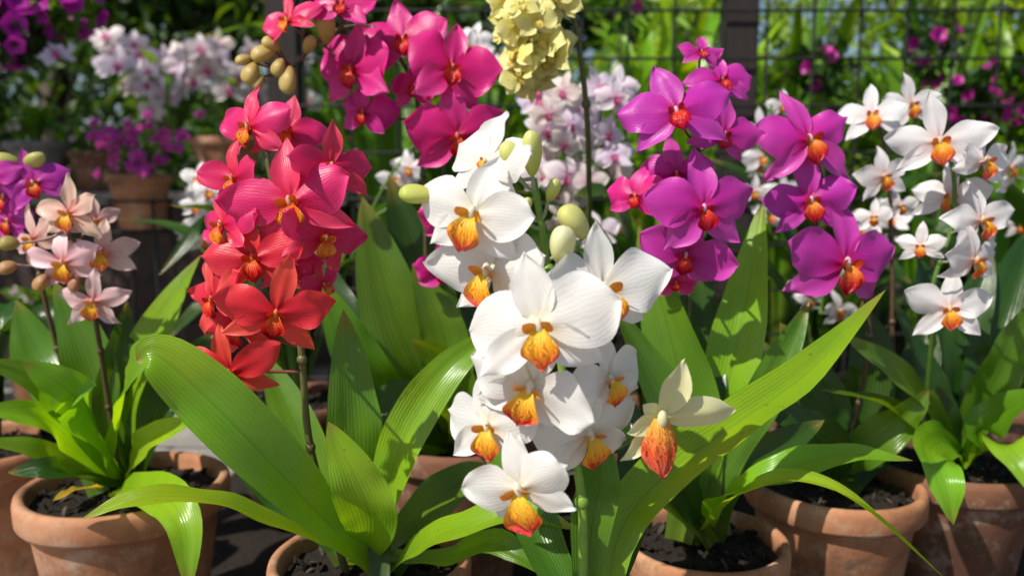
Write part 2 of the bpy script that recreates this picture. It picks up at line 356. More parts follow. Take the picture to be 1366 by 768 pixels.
SG = (.10, .20, .03); SBR = (.10, .06, .03)
def spike(plant, stem, flowers, pal, lod=0, rs=(.0045, .003), scol=SG, buds=(), d0=1.0, name="flower_spike", dj=.025):
    fm = MB(); sm = MB(); P = spline(stem, 40)
    tube(sm, stem, rs, scol, 36, 8)
    for i in (8, 15, 22, 28):
        ellipsoid(sm, P[i], np.array([[rs[0]*1.35, 0, 0], [0, rs[0]*1.35, 0], [0, 0, rs[0]*1.6]]), np.array(scol)*.8, np.array(scol)*1.2, 0, 6, 8)
    def ped(c, back, col=scol):
        k = int(np.argmin(np.linalg.norm(P-(c-np.array([0, 0, .02])), axis=1)))
        tube(sm, [P[k], (P[k]+c)/2+back*.012+np.array([0, 0, -.004]), c+back*.004], [.0022, .0018], np.array(col)*.5+np.array(PAL[pal]['a'])*.25, 7, 6)
    for fl in flowers:
        u, v, wd, yw, pt, rl, dd = fl[:7]; pp = fl[7] if len(fl) > 7 else pal; ls = fl[8] if len(fl) > 8 else 1.0
        y = d0+dd+R.normal(0, dj)*.6; c = W(u, v, y); size = wd/F*y
        yaw = rad(yw+R.normal(0, 8)); pitch = rad(pt+R.normal(0, 6))
        flower(fm, c, size, yaw, pitch, rad(rl+R.normal(0, 7)), pp, lod, ls)
        ped(c, -frame(yaw, pitch, 0)[2])
    for bd in buds:
        u, v, L, wd, ang, dd, c0, c1 = bd; y = d0+dd; c = W(u, v, y); d = np.array([math.cos(rad(ang)), -.25, math.sin(rad(ang))])
        bud(fm, c, d, L/F*y, wd/F*y, c0, c1); ped(c-unit(d)*L/F*y*.45, np.array([0, 0, 0.]))
    o = sm.obj(name+"_stem", [STEM]); parent(o, plant)
    o = fm.obj("blooms", [PETAL, LIP]); parent(o, plant)

# ------------------------------------------------------------------ pots
def pot(x, y, ztop, dia, h, mat=TERRA, name="terracotta_pot", soil=True, rimh=.16):
    r = dia/2; mb = MB(); K = 56; z0 = ztop-h; rh = h*rimh
    prof = [(r*.62, 0), (r*.66, .004), (r*.88, h-rh-.004), (r*.885, h-rh), (r*.975, h-rh+.002), (r*.995, h-rh+.008), (r*1.0, h-.012), (r*.985, h-.003), (r*.955, h), (r*.90, h-.002), (r*.885, h-.012), (r*.86, h-.05), (r*.6, .02)]
    th = np.linspace(0, 2*math.pi, K, endpoint=False)
    wob = 1+.006*np.sin(th*2+R.rand()*6)+.004*np.sin(th*5+R.rand()*6)
    G = np.array([[(rr*math.cos(a)*wb, rr*math.sin(a)*wb, z0+zz) for a, wb in zip(th, wob)] for rr, zz in prof])
    G[..., 0] += x; G[..., 1] += y
    U = np.zeros(G.shape); mb.grid(G, np.array([.4, .2, .1]), U, 0, wrap=True)
    c = np.array([x, y, z0]); b = G[0]
    mb.raw(np.vstack([b, c]), (.4, .2, .1), (0, 0, 0), np.array([[(i+1) % K, i, K] for i in range(K)]), 0)
    if soil:
        n = 12; rr = np.linspace(0.001, r*.885, n)[:, None]; tt = th[None]
        zz = z0+h-.03+.012*(1-(rr/r)**2)+R.normal(0, .0025, (n, K))
        G = np.stack([x+rr*np.cos(tt), y+rr*np.sin(tt), zz], -1); mb.grid(G, np.array([.03, .02, .01]), np.zeros(G.shape), 1, wrap=True)
        for _ in range(110):
            a = R.rand()*6.28; q = r*.84*math.sqrt(R.rand()); s = R.uniform(.003, .008); bark = R.rand() < .22
            M = unit(R.normal(0, 1, (3, 3)))*s*np.array([[1], [.6], [1.4]])
            ellipsoid(mb, np.array([x+q*math.cos(a), y+q*math.sin(a), z0+h-.018]), M, (.03, .02, .01), (.03, .02, .01), 2 if bark else 1, 4, 5)
    o = mb.obj(name, [mat, SOIL, BARK])
    o.data.transform(Matrix.Translation((-x, -y, -z0))); o.location = (x, y, z0)
    return o
P_LEFT = (-.638, 1.30); P_RED = (-.187, 1.03); P_WHITE = (.085, .80); P_MAG = (-.10, 1.50)
P_PUR = (.272, 1.11); P_VIO = (.535, 1.31); P_RW = (.775, 1.40)
pot(*P_LEFT, .30, .325, .30); pot(*P_RED, .30, .265, .27); pot(*P_WHITE, .27, .22, .24)
pot(*P_MAG, .32, .30, .29, DPOT); pot(*P_PUR, .29, .24, .27); pot(*P_VIO, .30, .285, .28); pot(*P_RW, .31, .30, .29, DPOT)
pot(-1.0, 1.52, .30, .30, .28); pot(.30, 1.72, .30, .30, .28, DPOT); pot(-.50, 1.85, .30, .30, .28, DPOT); pot(1.15, 1.9, .3, .3, .28, DPOT); pot(.75, 1.95, .3, .3, .28, DPOT)

def base(p, z=.285, s=.02): return np.array([p[0]+R.normal(0, s), p[1]+R.normal(0, s), z])
def L_(mb, p, pts, wpx, **k):
    q = [base(p)]+[W(*a) for a in pts]; y = np.mean([a[2] for a in pts]); leaf(mb, q, wpx*1.08/F*y, **k)
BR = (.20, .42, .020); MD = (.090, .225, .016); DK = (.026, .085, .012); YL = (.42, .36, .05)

def rand_straps(mb, b, n, Lr, wr, col, spread=1.0, hint_up=True, az=None):
    for i in range(n):
        a = (2*math.pi*i/n+R.normal(0, .4)) if az is None else R.uniform(*az)
        L = R.uniform(*Lr); out = R.uniform(.25, .95)*spread; d = np.array([math.cos(a), math.sin(a), 0]); up = np.array([0, 0, 1.])
        droop = R.uniform(0, .9)*out
        pts = [b+d*.015, b+d*L*.18*out+up*L*.45, b+d*L*.55*out+up*L*(.85-.25*droop), b+d*L*1.0*out+up*L*(1.0-1.0*droop)]
        leaf(mb, pts, R.uniform(*wr), hint=-d*.6+up*.8+np.array([0, -.25, 0]), col=col, n=16, ns=5, fold=R.uniform(.1, .35), bright=R.uniform(.8, 1.2))

# --- red orchid
e = empty("red_orchid_plant", (P_RED[0], P_RED[1], .28)); m = MB()
L_(m, P_RED, [(440, 700, .95), (335, 590, .88), (268, 522, .87), (210, 474, .86), (182, 482, .86)], 86, col=BR, fold=.3, hint=(.25, -.8, .6))
L_(m, P_RED, [(380, 702, .95), (290, 668, .90), (190, 664, .86), (108, 692, .84)], 40, col=BR, hint=(0, -.5, .85))
L_(m, P_RED, [(470, 640, 1.0), (468, 540, 1.0), (458, 412, 1.02)], 74, col=MD, hint=(.3, -1, .1))
L_(m, P_RED, [(495, 700, .96), (475, 640, .93), (438, 562, .93)], 74, col=BR, hint=(.2, -1, .3))
L_(m, P_RED, [(515, 660, 1.0), (545, 570, 1.0), (600, 490, 1.02), (668, 436, 1.05)], 58, col=BR, hint=(-.4, -.8, .5))
L_(m, P_RED, [(555, 730, .95), (610, 705, .90), (690, 682, .88), (770, 706, .86)], 48, col=BR, hint=(0, -.5, .85))
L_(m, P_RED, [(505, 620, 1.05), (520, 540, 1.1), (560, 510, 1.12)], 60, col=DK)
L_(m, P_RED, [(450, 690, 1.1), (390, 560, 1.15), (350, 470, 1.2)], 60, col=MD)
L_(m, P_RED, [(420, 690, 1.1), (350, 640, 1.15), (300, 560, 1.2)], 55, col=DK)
L_(m, P_RED, [(560, 690, 1.05), (620, 640, 1.1), (680, 640, 1.1)], 55, col=MD)
L_(m, P_RED, [(590, 745, .95), (660, 725, .90), (745, 775, .86)], 44, col=MD)
parent(m.obj("leaves", [LEAF]), e)
spike(e, [np.array([-.215, 1.01, .28]), W(415, 600, .99), W(402, 470, .97), W(385, 350, .97), W(362, 240, .97), W(345, 150, .98)],
 [(333, 170, 112, -20, 15, 8, .0, 'red'), (382, 175, 104, 10, 20, -20, .03, 'red'), (440, 222, 116, 30, 5, -10, .02, 'red'), (388, 270, 168, -5, 5, 8, -.04, 'red'), (312, 238, 96, -30, 5, 10, .01, 'red'),
  (298, 300, 120, -30, 0, 15, -.01, 'red'), (432, 318, 122, 30, 0, -15, .0, 'red'), (338, 345, 138, -8, 2, 5, -.04, 'redo'), (385, 355, 90, 20, 0, 5, .0, 'red'),
  (285, 400, 112, -35, -5, 12, -.01, 'redo'), (368, 418, 146, 8, -5, -8, -.05, 'redo'), (318, 440, 100, -15, -10, 5, .0, 'redo'),
  (307, 496, 128, -12, -5, -4, -.03, 'redo'), (430, 380, 74, 50, 0, 10, .03, 'red')], 'red', d0=.95, scol=(.14, .13, .04), rs=(.005, .003))
# --- white orchid (front centre)
e = empty("white_orchid_plant", (P_WHITE[0], P_WHITE[1], .26)); m = MB()
L_(m, P_WHITE, [(790, 700, .80), (800, 640, .82), (795, 560, .86)], 58, col=MD, hint=(-.3, -1, .2))
L_(m, P_WHITE, [(820, 730, .82), (880, 640, .85), (975, 570, .90), (1080, 495, .95), (1182, 386, 1.02)], 70, col=BR, hint=(-.35, -.8, .6), fold=.35)
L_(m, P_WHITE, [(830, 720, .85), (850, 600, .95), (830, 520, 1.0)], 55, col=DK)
L_(m, P_WHITE, [(730, 740, .84), (690, 640, .92), (640, 590, .98)], 60, col=MD)
parent(m.obj("leaves", [LEAF]), e)
GB0, GB1 = (.55, .64, .10), (.86, .85, .32)
spike(e, [np.array([.072, .80, .26]), W(778, 700, .79), W(766, 600, .79), W(748, 480, .80), W(735, 390, .80), W(722, 300, .80), W(712, 238, .80)],
 [(648, 215, 145, -35, 20, -12, .03, 'white', .3), (632, 285, 152, -25, 5, -5, .0), (655, 362, 160, -30, 0, 5, -.02), (720, 435, 205, -5, 0, 4, -.05, 'white', .85), (804, 388, 172, 12, 5, -8, -.02, 'white', .9),
  (708, 515, 168, -8, -3, -6, -.04), (812, 505, 116, 20, -5, 6, .0), (652, 568, 138, -22, -5, 6, -.02), (785, 578, 148, 12, -5, 4, -.01), (695, 650, 152, -10, -8, 12, -.05, 'white', 1.2)],
 'white', d0=.78, scol=(.20, .38, .04), rs=(.0055, .0035),
 buds=[(709, 205, 62, 27, 92, 0, GB0, GB1), (681, 210, 44, 27, 110, .01, GB0, GB1), (557, 260, 50, 26, 175, 0, (.85, .84, .25), (.60, .68, .14)), (766, 297, 56, 34, 130, 0, (.90, .88, .42), (.76, .76, .24)),
       (749, 326, 52, 34, 80, -.03, (.80, .80, .34), (.92, .90, .58)), (737, 254, 34, 18, 70, .01, GB0, GB1), (700, 275, 26, 14, 60, .0, GB0, GB1)])
fm = MB(); y = .77; c = W(880, 556, y); Bm = frame(rad(15), rad(-5), 0); S = y/F
YA, YB = (.90, .85, .38), (.93, .90, .58)
petal(fm, Bm, c, rad(62), 86*S, 46*S, .95, .8, -.1, .35, .03, YA, YB, 13, 11)
petal(fm, Bm, c, rad(3), 122*S, 48*S, 1.0, .75, -.05, -.25, .03, YA, YB, 13, 11)
petal(fm, Bm, c, rad(200), 52*S, 30*S, 1., .9, .1, .3, .03, YA, YB, 13, 9)
petal(fm, Bm, c, rad(228), 80*S, 28*S, 1., .9, .05, .3, .05, YA, YB, 13, 9)
petal(fm, Bm, c, rad(140), 34*S, 24*S, 1., .9, .1, .2, .03, YA, YB, 11, 9)
def lip_only(mb, c, B, q, l3):
    nu, nv = 18, 19; t = np.linspace(0, 1, nu)[:, None]; s = np.linspace(-1, 1, nv)[None]
    pr = (0.35+0.65*np.sin(math.pi*np.clip(t, 0, 1)**1.3)**.8)*np.clip(1-t**7, .03, 1)**.6; hw = q*.36*pr
    x = hw*s; yy = -q*t+q*.04*np.cos(7*s)*t**3; z = q*(.1+.5*t-.35*t*t)-.6*hw*s*s+.09*q*t*np.sin(12*s)*np.abs(s)
    G = c+x[..., None]*B[0]+yy[..., None]*B[1]+z[..., None]*B[2]
    mm = np.clip(t*.8+.3*s*s*t, 0, 1)[..., None]*np.ones((nu, nv, 1)); l0, l1, l2 = [np.array(k) for k in l3]
    C = np.where(mm < .5, l0*(1-2*mm)+l1*2*mm, l1*(2-2*mm)+l2*(2*mm-1)); U = np.zeros((nu, nv, 3)); U[..., 0] = t; U[..., 1] = s
    mb.grid(G, C, U, 1)
lip_only(fm, c, Bm, 80*S, ((.90, .50, .06), (.85, .14, .04), (.76, .16, .12)))
ellipsoid(fm, c+Bm[2]*.006, np.array([Bm[0]*.005, Bm[2]*.005, Bm[1]*.009]), YB, YB, 0)
parent(fm.obj("yellow_bloom", [PETAL, LIP]), e)
sm = MB(); tube(sm, [W(766, 600, .79), W(815, 600, .80), W(850, 580, .79), c-Bm[2]*.006], [.003, .002], SG, 12, 7); parent(sm.obj("side_branch", [STEM]), e)

# --- left orchid (peach + purple)
e = empty("peach_orchid_plant", (P_LEFT[0], P_LEFT[1], .28)); m = MB()
for pts, wd, cl in [
 ([(110, 570, 1.22), (60, 510, 1.15), (-30, 478, 1.1)], 44, MD), ([(120, 560, 1.2), (90, 520, 1.15), (30, 482, 1.12)], 60, BR),
 ([(90, 620, 1.25), (40, 600, 1.2), (-50, 585, 1.15)], 40, MD), ([(140, 540, 1.3), (115, 460, 1.3), (72, 375, 1.32)], 66, MD),
 ([(170, 540, 1.3), (205, 450, 1.32), (268, 340, 1.36)], 58, BR), ([(160, 560, 1.2), (172, 510, 1.12), (205, 468, 1.08), (262, 478, 1.05)], 50, BR),
 ([(180, 610, 1.22), (210, 580, 1.15), (262, 560, 1.1)], 42, BR), ([(100, 590, 1.22), (50, 555, 1.15), (-30, 545, 1.1)], 44, BR),
 ([(90, 540, 1.35), (50, 470, 1.4), (22, 400, 1.42)], 62, MD), ([(120, 640, 1.2), (70, 625, 1.1), (10, 630, 1.08)], 34, DK),
 ([(200, 560, 1.3), (240, 500, 1.35), (290, 440, 1.4)], 55, DK), ([(150, 560, 1.3), (160, 480, 1.3), (170, 400, 1.35)], 50, DK),
 ([(165, 650, 1.2), (215, 660, 1.06), (246, 700, 1.0), (252, 790, .98)], 56, BR)]:
    L_(m, P_LEFT, pts, wd, col=cl)
L_(m, P_LEFT, [(120, 650, 1.22), (95, 655, 1.18), (70, 668, 1.15)], 20, col=YL)
parent(m.obj("leaves", [LEAF]), e)
spike(e, [np.array([-.64, 1.29, .28]), W(142, 520, 1.27), W(128, 430, 1.24), W(112, 350, 1.22), W(80, 290, 1.22)],
 [(92, 285, 92, 0, 10, 0, 0), (45, 318, 84, -30, 5, 0, .02), (85, 350, 98, -5, 0, 8, -.02), (134, 338, 92, 20, 0, -5, .01), (124, 402, 92, 10, -5, -12, -.01), (125, 295, 66, 30, 5, 0, .03)],
 'peach', d0=1.2, lod=0, scol=SBR, buds=[(55, 377, 26, 18, -120, 0, (.5, .25, .12), (.6, .35, .15)), (100, 378, 24, 16, -100, 0, (.5, .2, .12), (.6, .3, .15)), (12, 325, 26, 20, 180, 0, (.4, .3, .1), (.5, .4, .1)), (10, 357, 26, 18, 200, 0, (.5, .25, .12), (.6, .35, .15))])
spike(e, [np.array([-.66, 1.31, .28]), W(100, 540, 1.33), W(60, 400, 1.32), W(40, 280, 1.3), W(25, 225, 1.3)],
 [(45, 245, 84, 10, 5, 5, 0), (8, 262, 80, -20, 0, 0, .01), (12, 295, 70, -20, -5, 5, .0), (-10, 235, 70, -20, 0, 0, 0)], 'violet', d0=1.28, lod=0, scol=SBR,
 buds=[(45, 214, 34, 20, 20, 0, (.5, .52, .12), (.72, .66, .22)), (8, 214, 34, 18, 170, 0, (.45, .5, .1), (.65, .6, .2))])

# --- magenta orchid
e = empty("magenta_orchid_plant", (P_MAG[0], P_MAG[1], .3)); m = MB()
for pts, wd, cl in [
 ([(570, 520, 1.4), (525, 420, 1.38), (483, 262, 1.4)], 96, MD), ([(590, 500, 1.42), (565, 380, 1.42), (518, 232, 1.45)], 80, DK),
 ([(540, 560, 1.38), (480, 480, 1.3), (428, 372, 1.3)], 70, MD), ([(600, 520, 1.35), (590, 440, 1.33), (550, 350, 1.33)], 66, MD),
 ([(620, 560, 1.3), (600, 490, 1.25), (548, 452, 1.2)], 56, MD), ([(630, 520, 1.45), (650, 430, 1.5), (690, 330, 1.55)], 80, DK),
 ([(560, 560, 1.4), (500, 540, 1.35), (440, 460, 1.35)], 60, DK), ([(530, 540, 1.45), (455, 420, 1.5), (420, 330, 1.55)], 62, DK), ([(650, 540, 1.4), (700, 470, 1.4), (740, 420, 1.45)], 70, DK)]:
    L_(m, P_MAG, pts, wd, col=cl, hint=(0, -1, .4))
parent(m.obj("leaves", [LEAF]), e)
spike(e, [np.array([-.12, 1.48, .3]), W(572, 480, 1.42), W(568, 320, 1.38), W(562, 200, 1.35), W(550, 110, 1.33), W(500, 40, 1.30), W(440, 45, 1.28), W(390, 90, 1.28)],
 [(470, 92, 122, -18, 5, 5, 0), (538, 55, 110, -5, 15, 0, .02), (602, 92, 122, 15, 5, -5, 0), (610, 182, 126, 15, -5, 5, .0), (485, 150, 80, -15, -10, -10, .03),
  (455, 8, 80, -10, 20, 0, .0), (385, 28, 84, -30, 20, 20, -.02, 'red'), (600, 290, 80, 15, -10, 0, .05), (590, 362, 76, -5, -15, 0, .03), (550, 118, 60, 0, 0, 0, .04)],
 'magenta', d0=1.25, lod=0, scol=(.10, .10, .03),
 buds=[(u, v, a, b, g, 0, (.50, .32, .09), (.75, .58, .20)) for u, v, a, b, g in [(335, 98, 32, 22, 250), (352, 72, 34, 22, 200), (385, 107, 38, 22, 265), (434, 38, 40, 24, 90), (372, 90, 26, 18, 250), (345, 110, 22, 14, 240), (362, 60, 26, 18, 150), (412, 60, 26, 16, 60), (325, 80, 22, 14, 200)]])

# --- purple orchid
e = empty("purple_orchid_plant", (P_PUR[0], P_PUR[1], .27)); m = MB()
L_(m, P_PUR, [(960, 665, 1.02), (1040, 630, .98), (1130, 606, 1.0), (1218, 614, 1.02)], 46, col=BR, hint=(0, -.5, .85))
L_(m, P_PUR, [(985, 660, .98), (1060, 640, .93), (1140, 668, .9), (1268, 778, .88)], 50, col=BR, hint=(0, -.5, .85))
for pts, wd, cl in [
 ([(925, 600, 1.12), (900, 470, 1.14), (852, 300, 1.18)], 86, MD), ([(950, 590, 1.15), (990, 430, 1.18), (1018, 268, 1.24)], 70, BR),
 ([(930, 620, 1.1), (880, 520, 1.1), (815, 400, 1.12)], 66, MD), ([(960, 620, 1.1), (1020, 520, 1.12), (1080, 400, 1.18)], 60, MD),
 ([(900, 640, 1.05), (860, 590, 1.02), (820, 560, 1.02)], 60, DK), ([(930, 560, 1.15), (935, 450, 1.2), (925, 330, 1.25)], 66, DK),
 ([(880, 650, 1.05), (840, 660, 1.0), (790, 640, .98)], 50, MD), ([(970, 640, 1.1), (1030, 600, 1.12), (1100, 560, 1.15)], 50, DK)]:
    L_(m, P_PUR, pts, wd, col=cl, hint=(0, -1, .4))
parent(m.obj("leaves", [LEAF]), e)
spike(e, [np.array([.262, 1.10, .28]), W(922, 560, 1.14), W(918, 420, 1.15), W(925, 300, 1.15), W(930, 200, 1.15), W(940, 110, 1.16)],
 [(903, 150, 140, -8, 8, 6, -.02), (965, 180, 96, 20, 0, -8, .03), (962, 108, 90, 20, 20, 0, .05), (903, 232, 92, -10, -5, 0, .03), (848, 262, 80, -35, 0, 0, .0, 'magenta'), (938, 278, 145, 5, 0, 4, -.03), (915, 340, 122, -3, -8, -8, .0),
  (902, 376, 62, -5, -20, 0, .03, 'magenta'), (935, 70, 60, 10, 20, 0, .05)], 'purple', d0=1.1, lod=0, scol=(.08, .09, .03))
# --- violet orchid
e = empty("violet_orchid_plant", (P_VIO[0], P_VIO[1], .28)); m = MB()
for pts, wd, cl in [
 ([(1110, 580, 1.3), (1080, 500, 1.3), (1040, 430, 1.32)], 60, DK), ([(1140, 570, 1.32), (1160, 480, 1.34), (1150, 400, 1.38)], 66, DK),
 ([(1120, 600, 1.25), (1060, 560, 1.2), (1000, 520, 1.2)], 50, DK), ([(1150, 600, 1.28), (1200, 560, 1.26), (1240, 520, 1.26)], 55, MD), ([(1100, 590, 1.35), (1050, 520, 1.4), (1010, 450, 1.45)], 60, DK), ([(1160, 600, 1.35), (1220, 500, 1.4), (1240, 420, 1.45)], 60, DK)]:
    L_(m, P_VIO, pts, wd, col=cl)
parent(m.obj("leaves", [LEAF]), e)
spike(e, [np.array([.53, 1.30, .28]), W(1145, 540, 1.28), W(1160, 440, 1.25), W(1140, 350, 1.22), W(1100, 250, 1.22), W(1080, 170, 1.22)],
 [(1078, 188, 136, -5, 5, 4, 0), (1082, 268, 116, 0, 0, -4, .01), (1126, 352, 165, 10, 0, -12, -.04)], 'violet', d0=1.18, lod=0, scol=(.10, .07, .04))
# --- right white orchid
e = empty("white_orchid_plant", (P_RW[0], P_RW[1], .29)); m = MB()
for pts, wd, cl in [
 ([(1250, 560, 1.32), (1200, 500, 1.25), (1125, 447, 1.2)], 44, MD), ([(1265, 590, 1.3), (1240, 600, 1.2), (1258, 640, 1.13), (1272, 700, 1.12)], 60, BR),
 ([(1310, 540, 1.35), (1345, 470, 1.32), (1380, 400, 1.3)], 56, MD), ([(1320, 600, 1.3), (1350, 600, 1.22), (1400, 680, 1.15)], 52, BR), ([(1280, 520, 1.4), (1290, 430, 1.42), (1325, 340, 1.45)], 60, DK),
 ([(1240, 590, 1.3), (1180, 540, 1.25), (1095, 520, 1.2)], 44, MD), ([(1270, 500, 1.42), (1240, 400, 1.45), (1220, 330, 1.5)], 60, DK), ([(1310, 500, 1.4), (1350, 380, 1.45), (1380, 300, 1.5)], 60, DK),
 ([(1300, 580, 1.3), (1345, 545, 1.25), (1400, 520, 1.2)], 50, MD), ([(1260, 560, 1.35), (1220, 470, 1.35), (1190, 400, 1.35)], 50, DK)]:
    L_(m, P_RW, pts, wd, col=cl)
parent(m.obj("leaves", [LEAF]), e)
spike(e, [np.array([.76, 1.38, .29]), W(1238, 560, 1.32), W(1243, 450, 1.25), W(1245, 380, 1.22), W(1270, 300, 1.22), W(1270, 220, 1.22), W(1240, 160, 1.22)],
 [(1252, 190, 122, -5, 5, 4, 0), (1312, 215, 98, 20, 5, -5, .01), (1268, 262, 92, 0, 0, 4, .02), (1308, 294, 104, 12, 0, -4, -.02), (1300, 346, 98, 8, -5, 5, .0), (1266, 412, 110, -3, -3, 4, -.03), (1228, 328, 60, -30, 0, 0, .02)],
 'whites', d0=1.2, lod=0, scol=SG)
spike(e, [np.array([.80, 1.41, .29]), W(1200, 520, 1.42), W(1190, 350, 1.42), W(1185, 230, 1.4), W(1170, 150, 1.4)],
 [(1162, 155, 86, -10, 5, 0, 0), (1214, 140, 76, 10, 10, 0, .02), (1178, 235, 76, 0, 0, 0, .0), (1200, 275, 50, 10, 0, 0, .02), (1165, 290, 50, -10, 0, 0, .02)], 'whites', d0=1.38, lod=1, scol=SBR)

# --- second-row orchids
def bg_orchid(name, p, n, pal, boxes, y, fw, nl=9, Lr=(.35, .6), z=.28, lod=1, col=DK):
    e = empty(name, (p[0], p[1], z)); m = MB(); rand_straps(m, np.array([p[0], p[1], z]), nl, Lr, (.045, .075), col); parent(m.obj("leaves", [LEAF]), e)
    for (u0, v0, u1, v1, k) in boxes:
        uc = (u0+u1)/2; fl = []
        for i in range(k):
            fl.append((R.uniform(u0, u1), v0+(v1-v0)*(i+.5)/k+R.normal(0, 5), fw*R.uniform(.8, 1.15), R.uniform(-35, 35), R.uniform(-10, 15), R.uniform(-15, 15), R.uniform(-.05, .05)))
        spike(e, [np.array([p[0], p[1], z]), (np.array([p[0], p[1], z+.25])+W(uc, v1, y))/2, W(uc, v1, y), W(uc+4, v0, y)], fl, pal, lod, buds=(), d0=y, scol=SG, rs=(.004, .0025))
bg_orchid("white_orchid_plant", (.30, 1.72), 0, 'whitep', [(715, 110, 775, 250, 12), (770, 105, 830, 240, 12), (745, 215, 800, 330, 7)], 1.75, 54, 12)
bg_orchid("white_orchid_plant", (.75, 1.95), 0, 'whites', [(1005, 140, 1045, 300, 8), (1070, 380, 1120, 420, 3), (1140, 270, 1190, 330, 4)], 1.85, 46, 12)
bg_orchid("white_orchid_plant", (-.50, 1.85), 0, 'whites', [(250, 235, 285, 330, 8), (520, 200, 560, 260, 4), (610, 40, 650, 110, 5)], 1.85, 46, 14)
bg_orchid("white_orchid_plant", (1.15, 1.9), 0, 'whites', [(1345, 210, 1380, 330, 5)], 1.8, 50, 12)
bg_orchid("orchid_plant", (-1.0, 1.52), 0, 'peach', [], 1.5, 50, 9, (.25, .4))
e = empty("cream_orchid_plant", (.06, 1.9, .28)); pot(.06, 1.9, .3, .26, .28, DPOT)
m = MB(); rand_straps(m, np.array([.06, 1.9, .28]), 10, (.4, .7), (.05, .08), DK); parent(m.obj("leaves", [LEAF]), e)
fl = []
for i in range(50):
    q = i/49; wv = 50*(1-.45*q); fl.append((710+R.uniform(-wv, wv), -30+q*140, R.uniform(44, 58), R.uniform(-60, 40), R.uniform(-10, 30), R.uniform(-30, 30), R.uniform(-.06, .01)))
spike(e, [np.array([.06, 1.9, .28]), W(775, 400, 1.6), W(785, 200, 1.4), W(765, 20, 1.32), W(735, -60, 1.3), W(712, -30, 1.3), W(708, 100, 1.3)], fl, 'cream', 1, d0=1.3, scol=(.12, .15, .04), rs=(.006, .003))

# ------------------------------------------------------------------ ground
g = MB(); k = 300; g.raw([(-k, -k, 0), (k, -k, 0), (k, k, 0), (-k, k, 0)], (.3, .3, .3), (0, 0, 0), np.array([[0, 1, 2, 3]])); g.obj("ground", [GROUND])
g = MB(); nx, ny = 60, 50; X, Y = np.meshgrid(np.linspace(-.78, 5, nx), np.linspace(.62, 5.5, ny))
Z = .012+R.normal(0, .006, X.shape); Z[0] = Z[-1] = -.01; Z[:, 0] = Z[:, -1] = -.01; Xj = X+.03*np.sin(Y*5)
g.grid(np.stack([Xj, Y, Z], -1), np.array([.03, .02, .01]), np.zeros((ny, nx, 3))); g.obj("shade_ground_sheet", [SOIL])  # dark sheet over the paving, its colour standing in for shade around the pots
# fallen petals and dry leaves
g = MB()
for i in range(140):
    x, y = R.uniform(-1.6, 1.6), R.uniform(.7, 3.2); Bf = unit(np.array([[1, 0, R.normal(0, .2)], [0, 1, R.normal(0, .2)], [0, 0, 1]]))
    a = R.rand()*6.28; c_ = [(.6, .03, .2), (.85, .8, .75), (.28, .17, .06), (.35, .25, .08)][R.randint(4)]
    petal(g, Bf, np.array([x, y, .026]), a, R.uniform(.02, .05), R.uniform(.012, .028), 1, .8, .2, .3, .1, c_, c_, 6, 5)
g.obj("fallen_petals", [PETAL])
def box(mb, lo, hi, slot=0):
    a, b = lo, hi
    V = [(x, y, z) for x in (a[0], b[0]) for y in (a[1], b[1]) for z in (a[2], b[2])]
    mb.raw(V, (.1, .1, .1), (0, 0, 0), np.array([[0, 1, 3, 2], [4, 6, 7, 5], [0, 4, 5, 1], [2, 3, 7, 6], [0, 2, 6, 4], [1, 5, 7, 3]]), slot)
def bevel(o, w_=.006):
    b = o.modifiers.new("bevel", 'BEVEL'); b.width = w_; b.segments = 2
m = MB(); box(m, (-6, 3.6, 0), (-.75, 3.98, .70)); box(m, (-6.02, 3.56, .702), (-.72, 4.02, .76), 1); o = m.obj("brick_wall", [BRICK, STONE], False); bevel(o)
e = empty("wire_fence", (1.5, 2.9, 0)); m = MB(); FY = 2.9
for i, xx in enumerate(np.arange(-.72, 4.2, .16)):
    tube(m, [(xx, FY, 0.05), (xx, FY, 2.0)], [.0055]*2, (.05, .05, .05), 2, 5, smooth=False)
for zz in np.arange(.1, 2.0, .16): tube(m, [(-.74, FY-.012, zz), (4.2, FY-.012, zz)], [.0055]*2, (.05, .05, .05), 2, 5, smooth=False)
parent(m.obj("wire_mesh", [WIRE]), e)
m = MB()
for xx in (.80, 2.9, -.80): box(m, (xx-.055, FY+.012, 0), (xx+.055, FY+.12, 2.1))
o = m.obj("posts", [WOOD], False); bevel(o); parent(o, e)

pot(-1.28, 3.72, 1.00, .32, .24, TERRA); pot(-.86, 3.74, 1.00, .30, .24, TERRA); pot(-1.86, 3.72, .94, .26, .18, DPOT)
pot(-2.12, 3.70, .98, .28, .22, STONE, "stone_pot"); pot(-2.6, 3.75, 1.0, .3, .24, DPOT)
SX, SY, SZ = -1.40, 3.10, .62
m = MB()
for a in (45, 135, 225, 315):
    dx, dy = math.cos(rad(a)), math.sin(rad(a)); tube(m, [(SX+dx*.11, SY+dy*.11, SZ+.12), (SX+dx*.11, SY+dy*.11, SZ), (SX+dx*.13, SY+dy*.13, .3), (SX+dx*.16, SY+dy*.16, 0)], [.006]*2, (.05, .05, .05), 10, 6)
for zz, rr in ((SZ-.003, .11), (SZ+.11, .115), (.25, .135)):
    tube(m, [(SX+rr*math.cos(q), SY+rr*math.sin(q), zz) for q in np.linspace(0, 2*math.pi, 25)], [.005]*2, (.05, .05, .05), 2, 6, smooth=False)
for q in (-.07, 0, .07): tube(m, [(SX-.1, SY+q, SZ-.003), (SX+.1, SY+q, SZ-.003)], [.004]*2, (.05, .05, .05), 2, 6, smooth=False)
m.obj("wire_plant_stand", [WIRE])
pot(SX, SY, SZ+.21, .24, .205, TERRA); pot(-1.72, 2.95, .26, .3, .26, TERRA)

